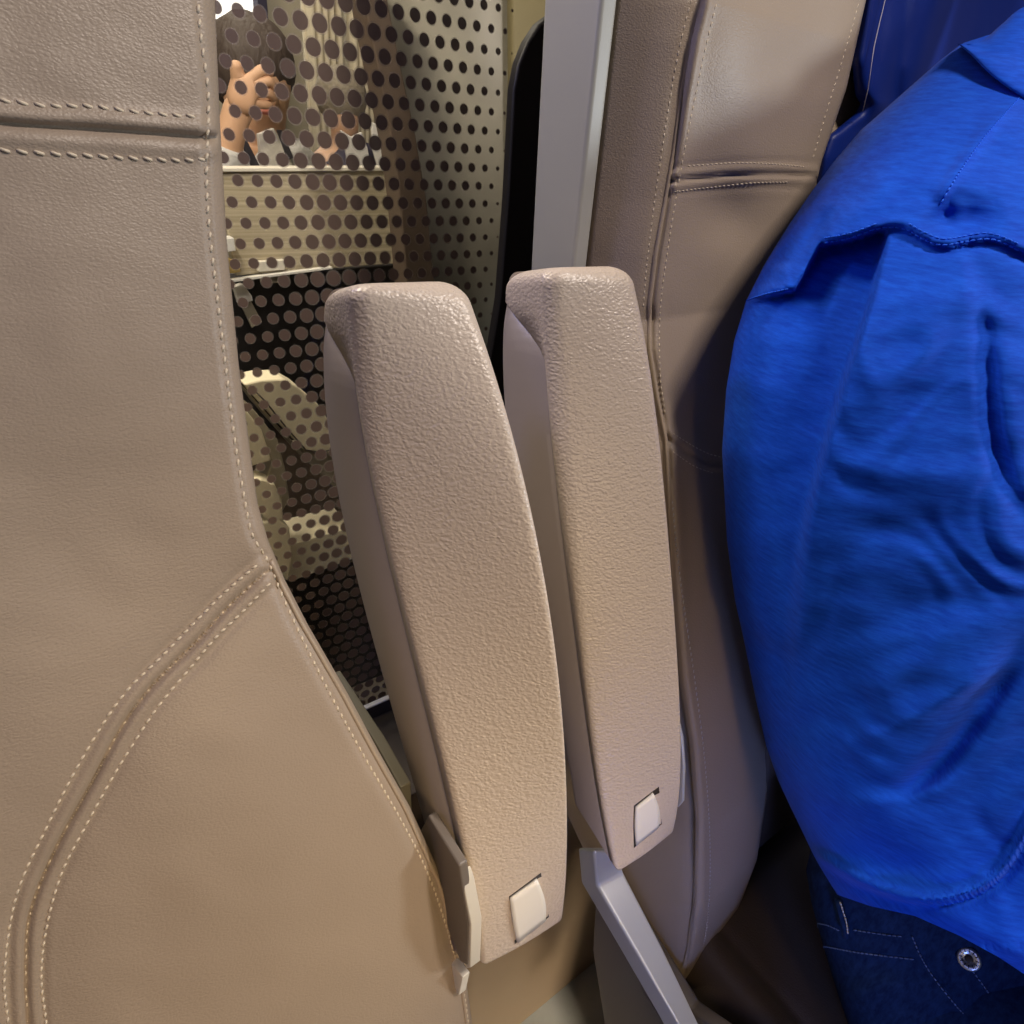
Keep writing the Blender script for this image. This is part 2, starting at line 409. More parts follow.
# ================================================================== RIGHT SEAT
PIPE_R = [(-400, 800), (-150, 738), (0, 703), (39, 693), (98, 683), (156, 675), (203, 667), (254, 658), (305, 652), (350, 652), (400, 660), (440, 668), (532, 673),
          (607, 677), (682, 683), (744, 693), (819, 699), (901, 697), (956, 689), (985, 680), (1010, 660)]
SHELL_R = [(-400, 690), (-150, 645), (0, 619), (260, 590), (500, 585), (700, 590), (800, 592), (860, 604), (950, 646), (1010, 655)]
LIM_R = [(-400, 1010), (-150, 905), (0, 866), (90, 846), (160, 822), (200, 812), (250, 800), (350, 790), (600, 780), (740, 775), (790, 768), (860, 757), (910, 738), (945, 718), (975, 696), (990, 684), (1010, 664)]
def e0(py): return interp(py, SHELL_R)
def e1(py): return interp(py, PIPE_R)
def e2(py): return interp(py, LIM_R)
HEADR = poly2([(668, 182), (679, 180), (734, 175), (773, 174), (812, 176), (900, 186)])
LOWR = poly2([(640, 425), (669, 440), (693, 457), (712, 466), (760, 470)])
def off_r(px, py):
    a, b, c = e0(py), e1(py), e2(py); o = 0
    d = px - b
    deep = .0030 if py < 480 else .0014
    o += deep * gauss(d, 2.2) - .0016 * gauss(d - 7, 5) - .0014 * gauss(d + 6, 5)
    if c - px < 26: t = 1 - max(0, c - px) / 26; o += .014 * (1 - math.sqrt(max(0, 1 - t * t)))
    if px > b - 3:
        d, _ = seg_dist((px, py), HEADR); o += .0028 * gauss(d, 1.8) - .0008 * gauss(d - 6, 4.5) - .0008 * gauss(d + 6, 4.5) + .0006 * gauss(abs(d) - 13, 3)
        d, _ = seg_dist((px, py), LOWR); o += .0028 * gauss(d, 2.2) - .001 * gauss(abs(d) - 7, 5)
    o -= .008 * math.exp(-((px - 745) / 50) ** 2 - ((py - 60) / 140) ** 2)
    o += .007 * math.exp(-((px - 725) / 32) ** 2 - ((py - 215) / 36) ** 2)
    o += .010 * math.exp(-((px - 700) / 40) ** 2 - ((py - 415) / 60) ** 2)
    o -= .012 * math.exp(-((px - 715) / 50) ** 2 - ((py - 720) / 160) ** 2)
    o += .001 * noise.noise(Vector((px / 70, py / 50, 9)))
    return o
def surfR(px, py):
    a, b = e0(py), e1(py)
    if px >= b: return on_right(px, py, off_r(px, py))
    xb = on_right(b, py, .0015).x; t = min(1, (b - px) / max(1, b - a))
    return at_x(px, py, xb + (min(.364, xb - .002) - xb) * t ** .8 + .0012 * gauss(b - px - 6, 5))
seatR = thing('train_seat', 'taupe leather seat behind the right armrest, with piped side bolster, where the person sits', 'seat', (.6, .35, 0))
rows = list(np.arange(-400, -20, 20)) + list(np.arange(-20, 1010, 3.0))
V = []; NA, NB, NX = 26, 60, 8
for py in rows:
    a, b, c = e0(py), e1(py), e2(py); row = []
    P0 = surfR(a, py); row.append(P0 + Vector((.002, .06, 0))); row.append(P0 + Vector((.001, .02, 0)))
    for i in range(NA): row.append(surfR(a + (b - a) * i / NA, py))
    for i in range(NB): row.append(surfR(b + (c - b) * i / (NB - 1), py))
    pl = row[-1]
    zz = pl.z; yb = .345 + .3 * (zz - 1.2) + .062
    row.append(Vector((pl.x + .004, (pl.y + yb) / 2, zz))); row.append(Vector((pl.x + .012, yb, zz)))
    for k in range(1, NX + 1): row.append(Vector((pl.x + .012 + (.86 - pl.x - .012) * k / NX, yb + .006 * math.sin(k / NX * PI), zz)))
    V += row
nc = 2 + NA + NB + 2 + NX
mesh('backrest', V, grid_faces(len(rows), nc), M['leather'], seatR)
st = .0046
stitches('stitching', [[(687, 166), (734, 163), (773, 164), (806, 167)], [(673, 192), (714, 187), (753, 183), (790, 182)],
                       [(735, -80), (716, 4), (703, 59), (687, 137), (681, 168), (675, 203), (667, 254), (660, 312), (660, 375), (666, 420)],
                       [(876, -80), (858, 4), (839, 70), (827, 109), (812, 160)]], surfR, st, .0030, .00042, M['thread'], seatR, skew=.2)
stitches('stitching', [[(712, -80), (689, 8), (675, 70), (660, 164), (648, 254), (643, 310)],
                       [(668, 430), (695, 447), (716, 456), (750, 460)], [(672, 451), (694, 466), (716, 474)]], surfR, st, .0028, .00035, M['thread'], seatR)
stitches('stitching', [[(672, 500), (677, 553), (684, 607), (695, 682), (705, 764), (710, 846), (708, 915), (699, 969)]], surfR, .0048, .0032, .0005, M['thread_blue'], seatR, skew=.3)
tube('piping', [surfR(e1(y) - 1.5, y) + Vector((0, .0008, 0)) for y in list(range(-300, 40, 20)) + list(range(40, 985, 8))], .0016, M['piping'], seatR)
prof = [(.392, .34), (.386, .10), (.380, -.10), (.335, -.34), (.29, -.46), (.36, -.56), (.40, -.5), (.415, -.3), (.445, .1), (.47, .34)]
prism('back_shell', [(.346, y, z + 1.2) for y, z in prof], (.014, 0, 0), M['grey_plastic'], seatR, .003)
prism('side_cover', [at_x(a, b, .349) for a, b in ((592, 950), (604, 1024), (640, 1160), (900, 1160), (690, 1010), (640, 930), (606, 868), (596, 880))], (.014, 0, 0), M['shell_shade'], seatR, .003)  # lower end of the shell; its shade is painted as darker plastic
box('back_panel', (.366, .43, .45), (.86, .45, 1.5), M['brown_dark'], seatR, .006)
box('seat_base', (.40, -.2, .012), (.85, .10, .40), M['brown_dark'], seatR, .01)
box('shade_block', (.475, .165, .50), (.855, .225, .72), M['cushion'], seatR, .02)  # dark block added where only shade shows beside the hips
# cushion
V = []; n1, n2 = 30, 34
cx0, cx1, cy0, cy1, zt = .375, .85, -.26, .19, .515
def cush(u, v):
    x = cx0 + (cx1 - cx0) * u; y = cy0 + (cy1 - cy0) * v
    e = min(u, 1 - u, ) * (cx1 - cx0); g = min(v, 1 - v) * (cy1 - cy0)
    z = zt - .05 * (1 - min(1, e / .05)) ** 2 - .05 * (1 - min(1, g / .05)) ** 2 - .0045 * gauss(e - .06, .004) + .008 * gauss(e - .03, .02)
    return Vector((x, y, z - .008 * math.sin(v * PI)))
for i in range(n1 * 3 + 1):
    for j in range(n2 + 1): V.append(cush(i / (n1 * 3), j / n2))
nb = len(V); V += [Vector((v.x, v.y, .41)) for v in V]
fs = grid_faces(n1 * 3 + 1, n2 + 1); fs += [tuple(a + nb for a in f) for f in fs]
W = n2 + 1; H = n1 * 3 + 1
for i in range(H - 1):
    for j in (0, W - 1): a = i * W + j; fs.append((a, a + W, a + W + nb, a + nb))
for j in range(W - 1):
    for i in (0, H - 1): a = i * W + j; fs.append((a, a + 1, a + 1 + nb, a + nb))
mesh('seat_cushion', V, fs, M['cushion'], seatR)
# bracket that carries the right armrest
L1 = [at_x(a, b, .303) for a, b in ((594, 850), (597, 886), (640, 958), (680, 1026), (716, 1090))]
R1 = [at_x(a, b, .330) for a, b in ((620, 850), (624, 872), (663, 948), (700, 1026), (733, 1090))]
V = []
for a, b in zip(L1, R1):
    V += [a, b, b + Vector((0, .018, -.020)), a + Vector((0, .018, -.020))]
fs = grid_faces(5, 4, True) + [(0, 1, 2, 3), (19, 18, 17, 16)]
bevel(mesh('armrest_bracket', V, fs, M['bracket'], seatR), .003, 3)

# ================================================================== ARMRESTS
def profile(pts, x):
    q = sorted(((at_x(a, b, x).z - 1.2, at_x(a, b, x).y) for a, b in pts)); return q
def armrest(x0, x1, FL, FR, BL, zt, zb, label, tabpix, notch, grain_lo=.13):
    pl, pr, pb = profile(FL, x0), profile(FR, x1), profile(BL, x0)
    yl = lambda z: interp(z, pl); yr = lambda z: interp(z, pr); yb = lambda z: max(interp(z, pb), yl(z) + .018)
    # smooth the traced profiles
    zs = np.linspace(zb, zt, 40)
    cl = np.polyfit(zs, [yl(z) for z in zs], 4); cr = np.polyfit(zs, [yr(z) for z in zs], 4); cb = np.polyfit(zs, [yb(z) for z in zs], 3)
    yl = lambda z: float(np.polyval(cl, z)); yr = lambda z: float(np.polyval(cr, z)); yb = lambda z: float(np.polyval(cb, z))
    root = thing('armrest', label, 'armrest', ((x0 + x1) / 2, yl(zb) + .02, zb + 1.2), 'raised armrests between the seats')
    xm = (x0 + x1) / 2
    N = 40
    def vb(t, top): return grain_lo + (top - grain_lo) * sstep(.86, .975, t)
    def ring_at(t, lo, hi, inset, rf, rb, zend, crown):
        zf = zb + (zt - zb) * t + zend; zk = (zb + .022) + (zt - .014 - zb - .022) * t + zend
        W = x1 - x0; D = max(.02, yb(zf) + .0085 - (yl(zf) + yr(zf)) / 2)
        u0, u1, v0, v1 = inset, W - inset, inset, D - inset
        hw, hv = (u1 - u0) / 2, (v1 - v0) / 2
        rf = min(rf, hw * .95, hv * .98); rb = min(rb, hw * .95, hv * .98); out = []
        def put(u, v):
            v = min(max(v, lo * D), hi * D)
            k = v / D; z = zf * (1 - k) + zk * k; a_ = min(1, max(0, u / W))
            out.append(Vector((x0 + u, yl(zf) + (yr(zf) - yl(zf)) * a_ * (1 - k) + (yr(zf) - yl(zf)) * .5 * k + v - crown * math.sin(PI * a_) * (1 - k), z + 1.2)))
        for cu, cv, r_, a0 in ((u0 + rf, v0 + rf, rf, PI), (u1 - rf, v0 + rf, rf, 1.5 * PI), (u1 - rb, v1 - rb, rb, 0), (u0 + rb, v1 - rb, rb, .5 * PI)):
            for q_ in range(8): a_ = a0 + q_ / 7 * PI / 2; put(cu + r_ * math.cos(a_), cv + r_ * math.sin(a_))
            if a0 == PI:
                for q_ in range(1, 6): put(u0 + rf + (u1 - u0 - 2 * rf) * q_ / 6, v0)
        return out
    def section(which, name, m, rt, rbm):
        V = []; rings = []
        for a_ in range(7):                                     # rounded lower end
            w = a_ / 7 * PI / 2; rings.append((0, rbm * (1 - math.sin(w)), rbm * (1 - math.cos(w)) * 1.0))
        R0 = [(0, rbm * (1 - math.cos(PI / 2 * (1 - k / 6))) , rbm * (1 - math.sin(PI / 2 * (1 - k / 6)))) for k in range(0)]
        seq = []
        for k in range(7): w = k / 6 * PI / 2; seq.append((0.0, rbm * (1 - math.sin(w)), rbm * (1 - math.cos(w))))
        for k in range(1, 60): seq.append((k / 60, 0, 0))
        for k in range(9): w = k / 8 * PI / 2; seq.append((1.0, rt * (1 - math.cos(w)), -rt * (1 - math.sin(w))))
        # keep heights monotonic
        L = zt - zb; Vr = []
        for t, ins, dz in seq:
            if 0 < t < 1 and (t * L < rbm or (1 - t) * L < rt): continue
            tt = t + dz / L; tt = min(1, max(0, tt))
            if which == 'pad': r_ = ring_at(tt, 0, vb(tt, 1.0), ins, .0036 + .0060 * sstep(.35, 1.0, tt), .0085, 0, .0015)
            else: r_ = ring_at(tt, min(.9, vb(tt, 1.0) - .03), 1.0, ins + .0005 + (.0015 * sstep(.9, .98, tt)), .0036 + .0060 * sstep(.35, 1.0, tt), .0085, 0, .0015)
            Vr.append(r_)
        nc_ = len(Vr[0]); V = [p for r_ in Vr for p in r_]
        fs_ = grid_faces(len(Vr), nc_, True)
        for r_, base in ((Vr[0], 0), (Vr[-1], len(V) - nc_)):
            c = len(V); V.append(sum(r_, Vector()) / nc_)
            fs_ += [(c, base + k, base + (k + 1) % nc_) for k in range(nc_)]
        return mesh(name, V, fs_, m, root)
    section('pad', 'pad', M['pad'], .0105, .005)
    section('shell', 'shell', M['shell'], .006, .004)
    def yf(x, z):
        u = min(1, max(0, (x - x0) / (x1 - x0))); return yl(z) + (yr(z) - yl(z)) * u - .0015 * math.sin(PI * u)
    pts = [hit(a, b, lambda x, z: yf(x, z) - .0002) for a, b in notch]
    prism('recess_shade', pts, (0, .004, .0015), M['dark'], root, 0)  # flat dark inlay painting the shade of a recess; nothing is cut
    # cream insert: curved little plate lying on the dark inlay
    ca, cb_, cc, cd = tabpix                # top-left, top-right, bottom-right, bottom-left
    V = []; n = 8
    for i in range(n + 1):
        t = i / n; bow = 4.0 * math.sin(PI * t)
        for k in range(n + 1):
            u = k / n
            px = (ca[0] * (1 - t) + cd[0] * t) * (1 - u) + (cb_[0] * (1 - t) + cc[0] * t) * u + bow * (.75 * u + .1 - .35 * (1 - u))
            py = (ca[1] * (1 - t) + cd[1] * t) * (1 - u) + (cb_[1] * (1 - t) + cc[1] * t) * u
            V.append(hit(px, py, lambda x, z: yf(x, z) - .0008 - .0008 * math.sin(PI * t)))
    o = mesh('latch_insert', V, grid_faces(n + 1, n + 1), M['cream'], root)
    sd = o.modifiers.new('sol', 'SOLIDIFY'); sd.thickness = .002; sd.offset = 0
    return root, yl, yr, yb
FL1 = [(352, 298), (358, 350), (363, 406), (382, 504), (397, 562), (414, 644), (433, 712), (454, 799), (469, 869), (478, 931), (484, 965)]
FR1 = [(472, 290), (484, 318), (500, 370), (530, 470), (550, 570), (563, 680), (569, 800), (570, 880), (566, 903)]
BL1 = [(330, 300), (320, 322), (329, 434), (347, 539), (374, 644), (388, 700), (405, 770), (425, 850), (450, 920)]
aL, *_ = armrest(.156, .222, FL1, FR1, BL1, -.084, -.498, 'nearer, left-hand raised taupe armrest beside the foreground seat back',
      ((510, 898), (537, 879), (545, 920), (517, 942)), [(509, 897), (541, 873), (549, 917), (515, 944)])
FL2 = [(549, 278), (551, 330), (554, 387), (566, 504), (577, 582), (585, 680), (589, 703), (599, 778), (612, 848), (618, 861)]
FR2 = [(636, 274), (643, 295), (652, 335), (661, 394), (670, 500), (677, 600), (681, 683), (683, 737), (682, 800), (680, 812)]
BL2 = [(512, 288), (502, 320), (508, 420), (525, 540), (545, 650), (560, 740), (575, 820)]
aR, *_ = armrest(.277, .341, FL2, FR2, BL2, -.078, -.494, 'farther, right-hand raised taupe armrest standing against the occupied seat',
      ((635.5, 807), (653, 793), (658, 827), (636, 845)), [(634, 806), (659, 787), (662, 824), (634, 848)])
# hinge covers; the near one has a shaded side and lit edge painted in
hc = [at_x(a, b, .146) for a, b in ((428, 815), (436, 828), (459, 866), (461, 880), (468, 925), (467, 966), (460, 962), (440, 905), (410, 850))]
prism('hinge_cover', hc, (.0065, 0, 0), M['cover'], aL, .0015)
prism('cover_lit_edge', [at_x(a, b, .147) for a, b in ((459, 872), (463, 884), (471, 925), (470, 968), (466, 969), (463, 925), (456, 890))], (.0085, 0, 0), M['cover_lit'], aL, .001)
hc2 = [at_x(a, b, .345) for a, b in ((676, 700), (684, 737), (686, 765), (685, 800), (680, 806), (665, 790), (660, 720))]
prism('hinge_cover', hc2, (-.003, 0, 0), M['bracket'], aR, .001)

# ================================================================== GLASS PARTITION
gy = .6
glass = thing('glass_partition', 'clear glass partition printed with brown dots, seen between the seat backs', 'partition', (.2, gy, .5))
def pane():
    z0, z1 = -.70, .45
    me_o = box('glass_pane', (-.55, gy, z0), (.515, gy + .006, z1), M['glass'], None, 0)
    me_o.location = (0, 0, 1.2); me_o.parent = glass; me_o.matrix_parent_inverse = Matrix.Translation(-Vector(glass.location))
    # printed film is one sheet: keep only the front face of the slab dotted
    me = me_o.data; clear = bpy.data.materials.new('clear_glass'); clear.use_nodes = True
    nt = clear.node_tree; nt.nodes.remove(nt.nodes['Principled BSDF']); t = nt.nodes.new('ShaderNodeBsdfTransparent')
    nt.links.new(t.outputs[0], nt.nodes['Material Output'].inputs[0]); me.materials.append(clear)
    for p in me.polygons: p.material_index = 0 if p.normal.y < -.5 else 1; p.use_smooth = False
pane()
sill = [at_y(352, 697, .59), at_y(382, 686, .59)]
box('sill_trim', (-.5, .585, .5075), (.50, .592, .5105), M['white'], glass, .001)
box('frame_post', (.515, .592, .02), (.535, .612, 1.65), M['black'], glass, .002)
# black rounded sheet put in for the dark gap between the partition and the right seat
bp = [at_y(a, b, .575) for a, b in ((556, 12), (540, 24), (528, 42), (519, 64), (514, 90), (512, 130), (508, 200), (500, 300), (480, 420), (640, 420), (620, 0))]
tag(prism('dark_gap_sheet', bp, (0, .012, 0), M['black'], None, .003), 'black sheet with a rounded top corner, for the dark gap left of the grey seat shell', 'panel')

# ================================================================== BELOW THE PARTITION
wl = struct(box('wall_partition_base', (.0, .465, .01), (.95, .60, .47), M['brown_dark'], None, .002))
wl = struct(box('trim_1', (-.6, .60, .01), (.95, .64, .50), M['brown_dark'], None, .002))
kick = tag(box('console_panel', (.085, .318, .012), (.62, .34, .52), M['panel'], None, .003), 'tan panel standing on the floor in the gap below the two armrests', 'panel')
struct(box('floor', (-1.5, -1.6, -.05), (3.0, 4.0, .01), M['floor'], None, 0))

# ================================================================== PERSON IN BLUE
person = thing('person', 'person in a blue T-shirt and dark jeans sitting in the right-hand seat', 'person', (.62, .0, .5))
SIL = [(.0, 1004), (.03, 985), (.06, 962), (.09, 925), (.12, 893), (.17, 850), (.22, 812), (.27, 783), (.33, 755), (.38, 738), (.43, 727), (.50, 722), (.57, 726), (.64, 735),
       (.72, 748), (.79, 760), (.86, 782), (.93, 808), (1.0, 832)]
HEM = [(600, 860), (790, 872), (832, 893), (870, 906), (915, 916), (960, 936), (1000, 958), (1024, 974), (1100, 1010), (1400, 1080)]
CONT = [(985, 36), (962, 43), (940, 60), (900, 95), (860, 130), (832, 163), (812, 190), (790, 222), (765, 262), (746, 300), (734, 340), (726, 390), (722, 450), (727, 540),
        (735, 600), (744, 640), (756, 700), (766, 745), (778, 780), (790, 806), (811, 850), (832, 893)]
SIL = [(0, 1004)] + [((b - 30) / (interp(a, HEM) - 30), a) for a, b in CONT]
TOPL = [(700, 32), (1004, 30), (1050, 30), (1400, 40)]
LINES = [  # (polyline, kind, width px, amplitude m, fade)
    ([(742, 303), (765, 296), (795, 290)], 'step', 6, .0028),
    ([(820, 243), (850, 238), (880, 228), (905, 228), (925, 240), (945, 246), (990, 240), (1030, 256), (1080, 280)], 'step', 6, .0045),
    ([(1040, 85), (1010, 110), (985, 133), (955, 175), (938, 205), (934, 238)], 'ridge', 7, .0055),
    ([(886, 250), (874, 300), (862, 340), (846, 390), (832, 440), (815, 510), (805, 570), (800, 640), (795, 700)], 'corner', 60, .013),
    ([(972, 262), (985, 330), (990, 400), (997, 450), (1012, 490), (1040, 540)], 'valley', 10, .008),
    ([(1040, 625), (1012, 665), (975, 715), (935, 765), (905, 792), (870, 806)], 'valley', 14, .013),
    ([(795, 752), (850, 742), (900, 724), (960, 690), (1000, 668), (1060, 640)], 'corner2', 50, .007),
    ([(830, 806), (880, 803), (930, 792), (975, 765)], 'ridge', 9, .004),
    ([(1070, 760), (1035, 820), (1012, 862), (985, 888), (945, 902), (905, 900), (860, 884), (820, 862), (800, 850)], 'step', 11, -.009),
    ([(790, 790), (820, 815), (870, 850), (920, 868), (960, 860)], 'valley', 18, .006),
    ([(800, 850), (840, 868), (900, 885)], 'ridge', 10, .004),
    ([(925, 205), (955, 222), (1010, 215)], 'valley', 17, .012),
    ([(905, 180), (870, 205), (830, 240)], 'ridge', 14, .005),
    ([(960, 120), (900, 160), (850, 200), (800, 250), (770, 290)], 'ridge', 20, .005),
    ([(800, 230), (780, 255), (755, 290), (742, 330)], 'valley', 8, .005),
    ([(840, 200), (815, 232), (785, 270)], 'valley', 7, .005),
    ([(850, 598), (900, 606), (960, 602), (1020, 590)], 'valley', 16, .003),
    ([(830, 520), (900, 528), (1000, 520)], 'valley', 22, .003),
    ([(840, 470), (900, 478), (1000, 470)], 'ridge', 22, .003),
    ([(850, 395), (930, 400), (990, 395)], 'valley', 26, .003),
    ([(900, 320), (950, 300), (1000, 290)], 'ridge', 22, .003),
    ([(820, 680), (880, 672), (960, 640), (1010, 600)], 'ridge', 30, .004)]
LINES = [(poly2(a), b, c, d) for a, b, c, d in LINES]
def fold(px, py):
    o = 0
    for pl_, kind, w, amp in LINES:
        xs = [p[0] for p in pl_]; ys = [p[1] for p in pl_]
        if px < min(xs) - 4 * w or px > max(xs) + 4 * w or py < min(ys) - 4 * w or py > max(ys) + 4 * w: continue
        d, t = seg_dist((px, py), pl_)
        fade = sstep(0, .38, t) * sstep(1, .62, t) if kind != 'step' else sstep(0, .06, t) * sstep(1, .9, t)
        fade = max(fade, .0)
        if kind == 'ridge': o += amp * gauss(d, w) * fade
        elif kind == 'valley': o -= amp * gauss(d, w) * fade
        elif kind == 'step':            # upper layer lies over the lower one
            s = -d
            o += fade * amp * (sstep(-1.5, 2.0, s) * math.exp(-max(0, s) / 30.0) - .8 * gauss(s + 4, 4) + .35 * gauss(s - 5, 4))
        elif kind == 'corner':
            o += amp * fade * math.exp(-(abs(d) + 2 * math.exp(-abs(d) / 2)) / (w * (.8 if d > 0 else 1.5)))
        elif kind == 'corner2':
            o += amp * fade * (math.exp(-abs(d) / w) if d > 0 else math.exp(-abs(d) / (w * .35)))
    # hollow behind the sharp crease below the shoulder seam
    cx_ = interp(py, [(225, 892), (250, 886), (300, 874), (340, 862), (390, 846), (440, 832), (510, 815), (570, 805), (640, 800), (700, 795), (760, 795)])
    sy_ = interp(px, [(700, 330), (742, 304), (795, 290), (820, 246), (850, 241), (880, 231), (905, 231)])
    if py > sy_ - 10:
        o -= .030 * sstep(0, 7 + .03 * max(0, py - 240), cx_ - px) * sstep(sy_ - 3, sy_ + 3, py) * (1 - .75 * sstep(300, 640, py)) * (1 - sstep(640, 760, py)) * (.25 + .75 * sstep(735, 830, px))
    dg = .5 * sstep(240, 320, py) + .5
    wv = noise.noise(Vector((px / 120, py / 120, 4.0)))
    o += .0050 * dg * max(0, .6 + wv) * noise.noise(Vector(((px * .8 + py * .25) / 110, (py - (.12 + .25 * wv) * px) / 52, 2.3)))
    o += .0010 * noise.noise(Vector(((px + py * .2) / 50, (py - .2 * px) / 20, 7.3))) * max(0, .3 + wv)
    return o
CX = 1012
def shirt_pt(t, th):
    # th: 0 = left silhouette (seen from the lens), pi/2 = towards the lens, pi = right, 3pi/2 = back
    sl = interp(t, SIL); half = CX - sl
    c, s = -math.cos(th), math.sin(th)
    px = CX + half * c
    if t < .12: px = CX + (half) * c
    top = interp(px, TOPL); hem = interp(px, HEM)
    py = top + (hem - top) * t
    cd = .515 + .05 * sstep(.3, 1, t) + .035 * sstep(.35, 0, t)
    b = (.135 if s > 0 else .055) * min(1, half / 190) ** .8
    if t < .1: b *= .55 + .45 * (t / .1) ** .5
    d = cd - b * (abs(s) ** .85 if s > 0 else -abs(s) ** .85)
    if s > 0: d -= fold(px, py) * sstep(0, .35, s) ; 
    d += .0012 * noise.noise(Vector((px / 55, py / 22, 1)))
    return at(px, py, d), px, py
NT, NTH = 220, 300
ths = [PI * (k / 219.) for k in range(220)] + [PI + PI * (k + 1) / 41. for k in range(40)]
V = []
for i in range(NT + 1):
    t = i / NT
    for th in ths: V.append(shirt_pt(t, th)[0])
fs = grid_faces(NT + 1, len(ths), True)
cap = len(V); V.append(sum((V[i] for i in range(len(ths))), Vector()) / len(ths))
fs += [(cap, (k + 1) % len(ths), k) for k in range(len(ths))]
shirt = mesh('t_shirt', V, fs, M['shirt'], person)
def surfS(px, py):
    t = (py - interp(px, TOPL)) / (interp(px, HEM) - interp(px, TOPL))
    half = CX - interp(t, SIL); c = (px - CX) / half; c = max(-.999, min(.999, c)); return shirt_pt(t, math.acos(-c))[0]
stitches('seam_stitching', [[(824, 238), (850, 233), (878, 223)], [(824, 243), (850, 238), (880, 228), (905, 229), (925, 240), (945, 245), (990, 239), (1022, 252)],
                            [(908, 223), (926, 233), (946, 239), (988, 233), (1022, 245)], [(744, 301), (765, 294), (792, 288)]], surfS, .0035, .0026, .0005, M['shirt_thread'], shirt, lift=.0008)
stitches('seam_stitching', [[(1020, 97), (985, 136), (957, 176), (940, 205)]], surfS, .0035, .0026, .0005, M['shirt_thread'], shirt, lift=.0006)
# collar roll and neckline
cp = [at(a, b, d) for a, b, d in ((1120, 150, .46), (1060, 122, .462), (1024, 96, .468), (996, 78, .478), (978, 60, .50), (976, 44, .52), (992, 30, .54), (1030, 14, .56))]
co_ = [Vector((a, b, d)) for a, b, d in ((958, 44, .508), (972, 56, .490), (992, 76, .472), (1024, 98, .462), (1070, 120, .458), (1130, 140, .46))]
ci_ = [Vector((a, b, d)) for a, b, d in ((974, 44, .52), (986, 38, .525), (1002, 24, .525), (1026, 6, .53), (1075, -5, .54), (1140, 0, .54))]
so, si = smooth_line(co_, 14), smooth_line(ci_, 14); V = []
for a, b in zip(so, si):
    for k in range(13):
        t = k / 12; p = a.lerp(b, t); V.append(at(p.x, p.y, p.z - .010 * math.sin(PI * t) ** .6 + .004 * gauss(t - .45, .08)))
    for k in range(12, -1, -4): t = k / 12; p = a.lerp(b, t); V.append(at(p.x, p.y, p.z + .02))
mesh('collar', V, grid_faces(len(so), 17, True), M['shirt'], person)
tube('sleeve', smooth_line([at(1110, 190, .57), at(1200, 200, .60), at(1250, 300, .59), at(1292, 425, .58)], 8), .062, M['shirt'], person, 24)
tube('sleeve', smooth_line([at(1150, 690, .50), at(1200, 700, .475), at(1240, 700, .455)], 8), .046, M['shirt'], person, 24)
# body: one continuous figure under the clothes
J = {}
def jp(px, py, d): return tuple(at(px, py, d))
bv = [tuple(at(1012, 850, .585)), tuple(at(1012, 640, .55)), tuple(at(1015, 430, .52)), tuple(at(1015, 230, .53)), tuple(at(1110, 60, .60)), tuple(at(1150, -60, .60)), tuple(at(1170, -200, .59)), tuple(at(1175, -330, .60)),
      tuple(at(960, 200, .54)), tuple(at(925, 420, .53)), tuple(at(1120, 700, .50)), tuple(at(1300, 700, .42)),
      tuple(at(1200, 200, .60)), tuple(at(1290, 420, .58)), tuple(at(1400, 640, .52)),
      (.50, .0, .62), (.50, -.30, .60), (.50, -.34, .16), (.68, .0, .62), (.70, -.32, .60), (.70, -.36, .16)]
be = [(0, 1), (1, 2), (2, 3), (3, 4), (4, 5), (5, 6), (6, 7), (3, 8), (8, 9), (9, 10), (10, 11), (3, 12), (12, 13), (13, 14), (0, 15), (15, 16), (16, 17), (0, 18), (18, 19), (19, 20)]
br = [.085, .075, .08, .075, .04, .06, .082, .05, .038, .036, .032, .024, .038, .036, .024, .055, .05, .035, .055, .05, .035]
skin('body', bv, be, br, M['skin'], person)
hd = at(1172, -215, .59)
blob('hair', hd + Vector((.0, .015, .035)), (.092, .10, .092), M['hair'], person)
# jeans
SILJ = [(0, 812), (.12, 806), (.25, 812), (.4, 824), (.6, 842), (.8, 862), (1, 888)]
def jeans_pt(t, th):
    sl = interp(t, SILJ); half = CX + 20 - sl; c, s = -math.cos(th), math.sin(th)
    px = CX + 20 + half * c
    hem = interp(px, HEM); py = (hem - 40) + t * 250 + 0.0 * px
    cd = .585 + .02 * t; b = .10 if s > 0 else .06
    d = cd - b * (abs(s) ** .8 if s > 0 else -abs(s) ** .8)
    if s > 0:
        dd, _ = seg_dist((px, py), BANDL); d += .0022 * (1 if dd > 0 else 0) * sstep(0, 3, dd)
        dd, _ = seg_dist((px, py), POCK); d -= .0018 * gauss(dd, 4)
        d -= .004 * gauss(seg_dist((px, py), [(840, 1000), (900, 985), (960, 1000)])[0], 14)
    return at(px, py, d)
BANDL = poly2([(780, 938), (820, 946), (860, 953), (920, 960), (1000, 972), (1060, 1000)])
POCK = poly2([(912, 936), (921, 957), (934, 978), (958, 1008), (990, 1040)])
V = []
ths = [PI * (k / 119.) for k in range(120)] + [PI + PI * (k + 1) / 31. for k in range(30)]
for i in range(71):
    for th in ths: V.append(jeans_pt(i / 70, th))
jeans = mesh('jeans', V, grid_faces(71, len(ths), True), M['jeans'], person)
